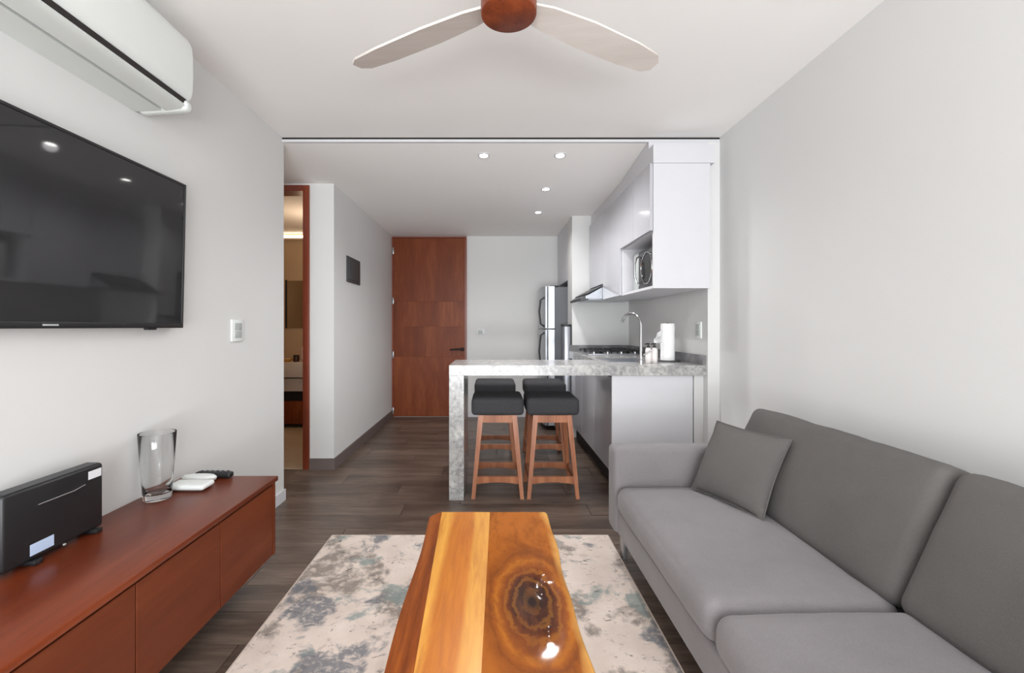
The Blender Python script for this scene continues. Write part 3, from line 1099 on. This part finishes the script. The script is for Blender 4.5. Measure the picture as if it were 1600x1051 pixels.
# ------------------------------------------------------------------ refrigerator and the slim silver unit beside it
fr = thing('refrigerator', (1.0, 5.42, 0), 'tall stainless two-door refrigerator with dark sides near the entrance door', 'refrigerator')
obj('cabinet', bx(B(), 0.715, 1.42, 5.09, 5.74, 0.03, 1.655, 0.004), 'fridge_side', fr)
for (za, zb, nm) in ((0.06, 1.165, 'lower'), (1.18, 1.665, 'upper')):
    b = prism(B(), [(0.712, 5.09), (0.64, 5.09), (0.605, 5.10), (0.585, 5.16), (0.575, 5.30), (0.575, 5.50), (0.585, 5.66), (0.605, 5.73), (0.64, 5.74), (0.712, 5.74)], za, zb, 'z')
    dr = obj('door', b, 'steel', fr)
    box_obj('seal', 'dark_gap', dr, 0.627, 0.640, 5.0865, 5.092, za + 0.002, zb - 0.002)
    z1, z2 = (1.20, 1.54) if nm == 'upper' else (0.70, 1.13)
    b = tube(B(), [(0.60, 5.125, z1), (0.555, 5.12, z1 + 0.03), (0.538, 5.12, (z1 + z2) / 2), (0.555, 5.12, z2 - 0.03), (0.60, 5.125, z2)], 0.011, 10)
    obj('handle', b, 'black_plastic', dr)
for xx in (0.76, 1.38):
    for yy in (5.13, 5.70):
        box_obj('foot', 'black_plastic', fr, xx - 0.02, xx + 0.02, yy - 0.02, yy + 0.02, 0, 0.031)
obj('top_hinge', bx(B(), 0.66, 0.76, 5.10, 5.16, 1.656, 1.675, 0.004), 'black_plastic', fr)

sb = thing('appliance', (0.815, 4.9, 0), 'slim upright silver unit with a black top edge, standing between refrigerator and hob', 'appliance')
obj('body', bx(B(), 0.780, 0.848, 4.80, 5.02, 0.0, 1.205, 0.006), 'steel', sb)
obj('top_cap', bx(B(), 0.772, 0.856, 4.79, 5.03, 1.206, 1.225, 0.004), 'black_plastic', sb)
obj('side_rail', bx(B(), 0.848, 0.857, 4.79, 4.81, 0.0, 1.206), 'black_plastic', sb)

# ------------------------------------------------------------------ hob, sink, faucet and worktop things
hob = thing('gas_hob', (1.16, 4.44, ZT), 'black gas hob with pan supports at the far end of the worktop', 'hob')
obj('plate', bx(B(), 0.90, 1.42, 4.16, 4.74, ZT, ZT + 0.010, 0.003), 'steel', hob)
for xx in (1.03, 1.29):
    for yy in (4.31, 4.59):
        bu = obj('burner', lathe(B(), [(0, 0.01), (0.05, 0.01), (0.05, 0.018), (0.035, 0.02), (0.035, 0.028), (0, 0.028)], (xx, yy, ZT), 20), 'black_plastic', hob)
        g = B()
        for (dx, dy) in ((0.10, 0), (0, 0.10)):
            bx(g, xx - max(dx, 0.005), xx + max(dx, 0.005), yy - max(dy, 0.005), yy + max(dy, 0.005), ZT + 0.034, ZT + 0.044)
        for sx in (-1, 1):
            bx(g, xx + sx * 0.10 - 0.005, xx + sx * 0.10 + 0.005, yy - 0.105, yy + 0.105, ZT + 0.030, ZT + 0.040)
            bx(g, xx - 0.105, xx + 0.105, yy + sx * 0.10 - 0.005, yy + sx * 0.10 + 0.005, ZT + 0.030, ZT + 0.040)
            for sy in (-1, 1):
                bx(g, xx + sx * 0.10 - 0.006, xx + sx * 0.10 + 0.006, yy + sy * 0.10 - 0.006, yy + sy * 0.10 + 0.006, ZT + 0.009, ZT + 0.032)
        obj('pan_support', g, 'black_plastic', hob)
for k in range(4):
    obj('knob', lathe(B(), [(0, 0.01), (0.018, 0.01), (0.016, 0.03), (0, 0.03)], (0.96 + 0.13 * k, 4.19, ZT), 16), 'chrome', hob)

sk = thing('sink', (1.10, 3.51, 0.75), 'stainless steel sink set in the worktop behind the tap', 'sink')
b = B()
sx0, sx1, sy0, sy1 = 0.9015, 1.1985, 3.3215, 3.6985
bx(b, sx0, sx0 + 0.006, sy0, sy1, 0.75, ZT - 0.002)
bx(b, sx1 - 0.006, sx1, sy0, sy1, 0.75, ZT - 0.002)
bx(b, sx0, sx1, sy0, sy0 + 0.006, 0.75, ZT - 0.002)
bx(b, sx0, sx1, sy1 - 0.006, sy1, 0.75, ZT - 0.002)
bx(b, sx0, sx1, sy0, sy1, 0.744, 0.75)
obj('basin', b, 'steel', sk)
b = B()
for (a0, a1, c0, c1) in ((sx0 - 0.02, sx1 + 0.02, sy0 - 0.02, sy0 + 0.006), (sx0 - 0.02, sx1 + 0.02, sy1 - 0.006, sy1 + 0.02), (sx0 - 0.02, sx0 + 0.006, sy0, sy1), (sx1 - 0.006, sx1 + 0.02, sy0, sy1)):
    bx(b, a0, a1, c0, c1, ZT + 0.0003, ZT + 0.003)
obj('rim', b, 'steel', sk)
obj('drain', lathe(B(), [(0, 0.751), (0.03, 0.751), (0.03, 0.754), (0, 0.754)], (1.05, 3.51, 0), 20), 'chrome', sk)

fx, fy = 1.085, 3.235
fc = thing('faucet', (fx, fy, ZT), 'tall chrome gooseneck kitchen tap standing on the worktop', 'tap')
obj('base', lathe(B(), [(0, 0), (0.024, 0), (0.024, 0.010), (0.017, 0.03), (0.0, 0.03)], (fx, fy, ZT), 20), 'chrome', fc)
ex, ey = 1.005, 3.43
pts = [(fx, fy, ZT + 0.02), (fx, fy, 1.10), (fx, fy, 1.215)]
for k in range(1, 9):
    a = math.pi * k / 8 * 0.92
    t_ = (1 - math.cos(a)) / 2
    pts.append((fx + (ex - fx) * t_ * 1.02, fy + (ey - fy) * t_ * 1.02, 1.215 + 0.085 * math.sin(a)))
obj('spout', tube(B(), pts, 0.0105, 14), 'chrome', fc)
obj('lever', tube(B(), [(fx + 0.015, fy, ZT + 0.06), (fx + 0.035, fy, ZT + 0.068), (fx + 0.085, fy - 0.01, ZT + 0.10)], [0.008, 0.007, 0.005], 10), 'chrome', fc)

for (xx, yy, lab) in ((1.150, 3.263, 'pale soap bottle with black pump, the one beside the tap'), (1.195, 3.263, 'pale soap bottle with black pump, the one beside the paper towel')):
    so = thing('soap_bottle', (xx, yy, ZT), lab, 'bottle', 'soap bottles by the sink')
    obj('bottle', lathe(B(), [(0, 0), (0.021, 0), (0.0225, 0.004), (0.0225, 0.095), (0.018, 0.108), (0.009, 0.113), (0, 0.113)], (xx, yy, ZT), 24), 'soap', so)
    b = lathe(B(), [(0, 0.1135), (0.011, 0.1135), (0.011, 0.126), (0.005, 0.128), (0.005, 0.136), (0.010, 0.137), (0.010, 0.146), (0, 0.147)], (xx, yy, ZT), 16)
    tube(b, [(xx, yy, ZT + 0.142), (xx - 0.028, yy - 0.008, ZT + 0.138)], 0.0045, 8)
    obj('pump', b, 'black_plastic', so)

hx, hy_ = 1.345, 3.40
ho = thing('towel_holder', (hx, hy_, ZT), 'dark round paper towel holder on the worktop near the right wall', 'holder')
obj('base_plate', lathe(B(), [(0, 0), (0.094, 0), (0.094, 0.006), (0.088, 0.010), (0, 0.010)], (hx, hy_, ZT), 36), 'panel_grey', ho)
obj('rod', tube(B(), [(hx, hy_, ZT + 0.009), (hx, hy_, ZT + 0.297)], 0.006, 10), 'panel_grey', ho)
pr = thing('paper_towel_roll', (hx, hy_, ZT + 0.011), 'white paper towel roll with a loose torn sheet on its holder', 'paper towel')
b = B()
zs = [0.0, 0.004, 0.05, 0.10, 0.15, 0.20, 0.25, 0.276, 0.28]
prf = [(0.018, 0.0)] + [(0.052 + 0.0018 * math.sin(z * 60), z) for z in zs] + [(0.018, 0.28)]
lathe(b, prf, (hx, hy_, ZT + 0.011), 36, True)
obj('roll', b, 'paper', pr)
b = B()
rows = []
for i in range(9):
    t_ = i / 8
    rowv = []
    for j in range(7):
        s_ = j / 6
        ang = math.radians(200)
        x_ = hx + 0.0535 * math.cos(ang) - 0.062 * t_ + 0.008 * math.sin(s_ * 9 + t_ * 4)
        y_ = hy_ + 0.0535 * math.sin(ang) - 0.03 * t_ + 0.012 * math.sin(t_ * 7 + s_ * 5)
        z_ = ZT + 0.135 + (0.10 - 0.045 * t_) * s_ + 0.025 * t_ * math.sin(s_ * 6) + 0.008
        rowv.append(b.verts.new((x_, y_, z_)))
    rows.append(rowv)
for i in range(8):
    for j in range(6):
        b.faces.new((rows[i][j], rows[i + 1][j], rows[i + 1][j + 1], rows[i][j + 1]))
bmesh.ops.solidify(b, geom=b.faces[:], thickness=0.0015)
obj('loose_sheet', b, 'paper', pr, ang=80)

# ------------------------------------------------------------------ bar stools


def make_stool():
    st = thing('bar_stool', (0, 0, 0), '', 'stool', 'bar stools at the worktop')
    b = soft(B(), (0, 0, 0.640), (0.183, 0.183, 0.060), 0.026, 8, (0.003, 0.003, 0.008))
    obj('seat', b, 'charcoal', st)
    for sx in (-1, 1):
        for sy in (-1, 1):
            b = beam(B(), (sx * 0.170, sy * 0.172, 0), (sx * 0.118, sy * 0.124, 0.584), 0.026, 0.036)
            obj('leg', b, 'stool_wood', st)

    def at(z):
        k = z / 0.584
        return 0.170 - 0.052 * k, 0.172 - 0.048 * k
    for s in (-1, 1):
        for ax in (0, 1):
            lx, ly = at(0.127)
            w = (lx if ax == 0 else ly) - 0.014
            poly = [(-w, 0.152), (-w, 0.100)]
            for k in range(1, 8):
                t_ = -1 + 2 * k / 8
                poly.append((w * t_, 0.100 + 0.013 * (1 - t_ * t_)))
            poly += [(w, 0.100), (w, 0.152)]
            b = B()
            if ax == 0:
                prism(b, poly, s * ly - 0.011, s * ly + 0.011, 'y')
            else:
                prism(b, poly, s * lx - 0.011, s * lx + 0.011, 'x')
            obj('footrest', b, 'stool_wood', st)
            lx, ly = at(0.552)
            b = B()
            if ax == 0:
                bx(b, -lx + 0.016, lx - 0.016, s * ly - 0.010, s * ly + 0.010, 0.522, 0.583)
            else:
                bx(b, s * lx - 0.010, s * lx + 0.010, -ly + 0.016, ly - 0.016, 0.522, 0.583)
            obj('apron', b, 'stool_wood', st)
    return st


spots = [(0.034, 3.255, 0, 'charcoal padded wooden bar stool under the worktop, beside its waterfall end'),
         (0.421, 3.255, 0, 'charcoal padded wooden bar stool under the worktop, beside the white base cabinet'),
         (0.02, 4.10, 0, 'charcoal padded bar stool beyond the worktop, on the entrance door side'),
         (0.470, 4.10, 0, 'charcoal padded bar stool beyond the worktop, on the refrigerator side')]
st0 = make_stool()
for i, (x, y, r, lab) in enumerate(spots):
    o = st0 if i == 0 else copy_tree(st0)
    o.location = (x, y, 0)
    o.rotation_euler = (0, 0, r)
    o['label'] = lab

# ------------------------------------------------------------------ things on the console
rt = thing('electronic_box', (-1.375, 1.373, 0.50), 'slim black electronic box with two stickers standing on the console', 'electronics')
b = bx(B(), -1.405, -1.350, 1.215, 1.532, 0.514, 0.731, 0.010, 3)
obj('case', b, 'black_plastic', rt)
obj('top_strip', bx(B(), -1.398, -1.357, 1.226, 1.521, 0.7305, 0.7325), 'panel_grey', rt)
obj('sticker', bx(B(), -1.3502, -1.3492, 1.474, 1.522, 0.688, 0.715), 'sticker', rt, label='white sticker')
obj('sticker', bx(B(), -1.3502, -1.3492, 1.288, 1.358, 0.529, 0.562), 'sticker_blue', rt, label='pale blue sticker')
b = tube(B(), [(-1.348, 1.309, 0.672), (-1.347, 1.42, 0.672), (-1.347, 1.459, 0.678)], 0.0022, 8)
obj('antenna', b, 'chrome', rt, label='thin silver strip')
for yy in (1.30, 1.50):
    obj('foot', bx(B(), -1.405, -1.335, yy - 0.012, yy + 0.012, 0.5003, 0.515, 0.003), 'black_plastic', rt)
obj('port', bx(B(), -1.352, -1.347, 1.388, 1.394, 0.512, 0.517), 'grey_plastic', rt)

vx, vy = -1.367, 1.80
vs = thing('glass_vase', (vx, vy, 0.5003), 'tall clear glass vase standing on the console', 'vase')
b = lathe(B(), [(0, 0.0), (0.046, 0.0), (0.049, 0.004), (0.052, 0.06), (0.058, 0.15), (0.0655, 0.266), (0.0645, 0.269), (0.0635, 0.266), (0.0555, 0.15), (0.0495, 0.07), (0.045, 0.030), (0.030, 0.022), (0, 0.020)], (vx, vy, 0.5003), 48)
obj('glass', b, 'glass', vs, ang=60)

fc1 = thing('flat_case', (-1.306, 1.91, 0.5), 'flat rounded white case with a dark base, lying nearest the vase', 'case', 'flat white cases on the console')
obj('case', soft(B(), (-1.306, 1.910, 0.516), (0.080, 0.042, 0.011), 0.010, 6), 'white_plastic', fc1)
obj('base', bx(B(), -1.373, -1.239, 1.876, 1.944, 0.5003, 0.508, 0.003), 'baseboard', fc1)
fc2 = thing('flat_case', (-1.32, 2.015, 0.5), 'flat white oval case lying between the other case and the remote', 'case', 'flat white cases on the console')
b = lathe(B(), [(0, 0), (0.038, 0), (0.046, 0.006), (0.048, 0.016), (0.042, 0.024), (0, 0.027)], (0, 0, 0.5003), 32)
for v in b.verts:
    v.co.x = v.co.x * 1.65 - 1.335
    v.co.y = v.co.y * 0.66 + 2.008
obj('shell', b, 'white_plastic', fc2)
rc = thing('remote_control', (-1.27, 2.052, 0.5), 'black remote control lying at the far end of the console', 'remote')
b = B()
soft(b, (0, 0, 0), (0.085, 0.0185, 0.012), 0.009, 6, (0, 0, 0.002))
bmesh.ops.transform(b, matrix=Matrix.Translation((-1.295, 2.054, 0.5135)) @ Matrix.Rotation(math.radians(-3), 4, 'Z'), verts=b.verts[:])
obj('body', b, 'black_plastic', rc)
b = B()
for k in range(6):
    for q in (-1, 1):
        bx(b, -1.36 + k * 0.024, -1.348 + k * 0.024, 2.052 + q * 0.007 - 0.003, 2.052 + q * 0.007 + 0.003, 0.5262, 0.5295)
obj('buttons', b, 'panel_grey', rc)

# ------------------------------------------------------------------ wall plates


def plate(name, lab, cen, nrm, w, h, mat='white_plastic', keys=2, group=None):
    c = Vector(cen)
    o = thing(name, c, lab, 'outlet' if 'outlet' in name else 'switch', group)
    n = Vector(nrm)
    t = Vector((0, 0, 1)).cross(n)

    def slabp(u0, u1, z0, z1, d0, d1, bev):
        a = c + t * u0 + n * d0
        e = c + t * u1 + n * d1
        return bx(B(), min(a.x, e.x), max(a.x, e.x), min(a.y, e.y), max(a.y, e.y), c.z + z0, c.z + z1, bev, 2)
    obj('cover', slabp(-w / 2, w / 2, -h / 2, h / 2, 0.0003, 0.010, 0.003), mat, o)
    for k in range(keys):
        z0 = -h * 0.36 + k * h * 0.72 / keys
        obj('key', slabp(-w * 0.3, w * 0.3, z0 + 0.002, z0 + h * 0.72 / keys - 0.002, 0.009, 0.0125, 0.001), 'grey_plastic', o)
    return o


plate('wall_outlet', 'square white outlet plate on the left wall beyond the television', (XL, 2.49, 1.178), (1, 0, 0), 0.115, 0.122)
plate('wall_switch', 'white switch plate on the right kitchen wall above the worktop end', (XK, 3.155, 1.175), (-1, 0, 0), 0.085, 0.12)
plate('wall_outlet', 'small pale outlet on the end wall right of the entrance door', (-0.165, YE, 1.13), (0, -1, 0), 0.10, 0.075, keys=1)

bp = thing('breaker_panel', (XKL, 4.215, 1.73), 'dark grey electrical breaker panel on the kitchen left wall', 'electrical panel')
obj('cover', bx(B(), XKL + 0.0003, XKL + 0.012, 4.02, 4.41, 1.61, 1.848, 0.003), 'panel_grey', bp)
obj('door', bx(B(), XKL + 0.011, XKL + 0.018, 4.05, 4.38, 1.635, 1.823, 0.002), 'panel_grey', bp)
obj('latch', bx(B(), XKL + 0.017, XKL + 0.022, 4.07, 4.085, 1.715, 1.745, 0.002), 'black_plastic', bp)

# ------------------------------------------------------------------ recessed downlights
for (x, y, lab) in ((-0.065, 3.22, 'recessed downlight at the front of the kitchen ceiling, nearer the hall'), (0.49, 3.22, 'recessed downlight at the front of the kitchen ceiling, nearer the wall cabinets'), (0.462, 3.85, 'recessed downlight in the kitchen ceiling, second of the row beside the cabinets'), (0.476, 4.63, 'recessed downlight in the kitchen ceiling, last of the row towards the refrigerator')):
    slope = (2.468 - HK) / (YF - YS - 0.004) if y < YF else 0.0
    zc = HK + slope * (YF - y)
    dl = thing('downlight', (x, y, zc), lab, 'ceiling light', 'recessed kitchen downlights')
    M4 = Matrix.Translation((0, 0, 0)) @ Matrix.Rotation(-math.atan(slope), 4, 'X')
    for nm, prf, mt, cl in (('ring', [(0.030, 0.001), (0.044, 0.001), (0.043, -0.005), (0.031, -0.006)], 'white', True), ('lamp', [(0, -0.003), (0.0295, -0.003), (0.0295, 0.001), (0, 0.001)], 'lamp', False)):
        b = lathe(B(), prf, (0, 0, 0), 32, cl)
        bmesh.ops.transform(b, matrix=M4, verts=b.verts[:])
        obj(nm, b, mt, dl, local=True)
    spot_light('downlight_beam', (x, y, zc - 0.02), 10.0 if y > 4.2 else 20.5, (0.99, 0.985, 0.985))

# ------------------------------------------------------------------ bathroom seen through the door
va = thing('bathroom_vanity', (-2.4, 5.45, 0), 'bathroom vanity with pale stone top and wooden drawer, seen through the wooden door frame', 'vanity')
obj('stone_top', bx(B(), -3.15, -1.60, 5.20, 5.698, 0.60, 0.775, 0.003), 'stone_white', va)
obj('upper_front', bx(B(), -3.15, -1.60, 5.26, 5.68, 0.43, 0.58), 'stone_white', va)
obj('carcass', bx(B(), -3.15, -1.60, 5.30, 5.68, 0.05, 0.43), 'dark_gap', va)
obj('drawer', bx(B(), -3.15, -1.60, 5.21, 5.30, 0.05, 0.31, 0.002), 'door_wood', va)
mi = thing('mirror', (-2.51, 5.69, 1.18), 'framed bathroom mirror on the beige wall above the vanity', 'mirror')
obj('glass', bx(B(), -2.655, -2.35, 5.688, 5.694, 1.185, 1.79), 'mirror', mi)
b = B()
bx(b, -2.67, -2.653, 5.68, 5.698, 1.18, 1.80)
bx(b, -2.352, -2.335, 5.68, 5.698, 1.18, 1.80)
obj('frame', b, 'dark_gap', mi)
ls = thing('light_strip', (-2.4, 5.69, 2.35), 'warm light strip along the top of the bathroom back wall', 'light')
obj('lamp', bx(B(), -3.15, -1.60, 5.678, 5.698, 2.345, 2.375), 'led', ls)
obj('housing', bx(B(), -3.15, -1.60, 5.66, 5.698, 2.318, 2.332), 'stone_white', ls)
tw = thing('hand_towel', (-2.27, 5.38, 0.776), 'folded pale pink towel standing on the bathroom vanity', 'towel')
obj('folded_cloth', soft(B(), (-2.255, 5.40, 0.866), (0.075, 0.05, 0.089), 0.03, 6, (0.01, 0.01, 0.005)), 'pink', tw)
ja = thing('jar', (-2.36, 5.38, 0.776), 'small dark brown jar on the bathroom vanity', 'jar')
obj('body', lathe(B(), [(0, 0), (0.034, 0), (0.036, 0.01), (0.036, 0.055), (0.03, 0.062), (0, 0.062)], (-2.385, 5.36, 0.7755), 24), 'brown_jar', ja)
obj('lid', lathe(B(), [(0, 0.0625), (0.033, 0.0625), (0.033, 0.08), (0, 0.082)], (-2.385, 5.36, 0.7755), 24), 'black_plastic', ja)
ab = thing('soap_dish', (-2.47, 5.38, 0.776), 'amber soap dish on the bathroom vanity', 'dish')
obj('dish', lathe(B(), [(0, 0.0), (0.03, 0.0), (0.055, 0.02), (0.06, 0.035), (0.055, 0.036), (0.048, 0.022), (0.02, 0.01), (0, 0.009)], (-2.49, 5.36, 0.7755), 28), 'amber', ab)
obj('soap_bar', soft(B(), (-2.49, 5.36, 0.803), (0.033, 0.022, 0.014), 0.010, 4), 'stone_white', ab)
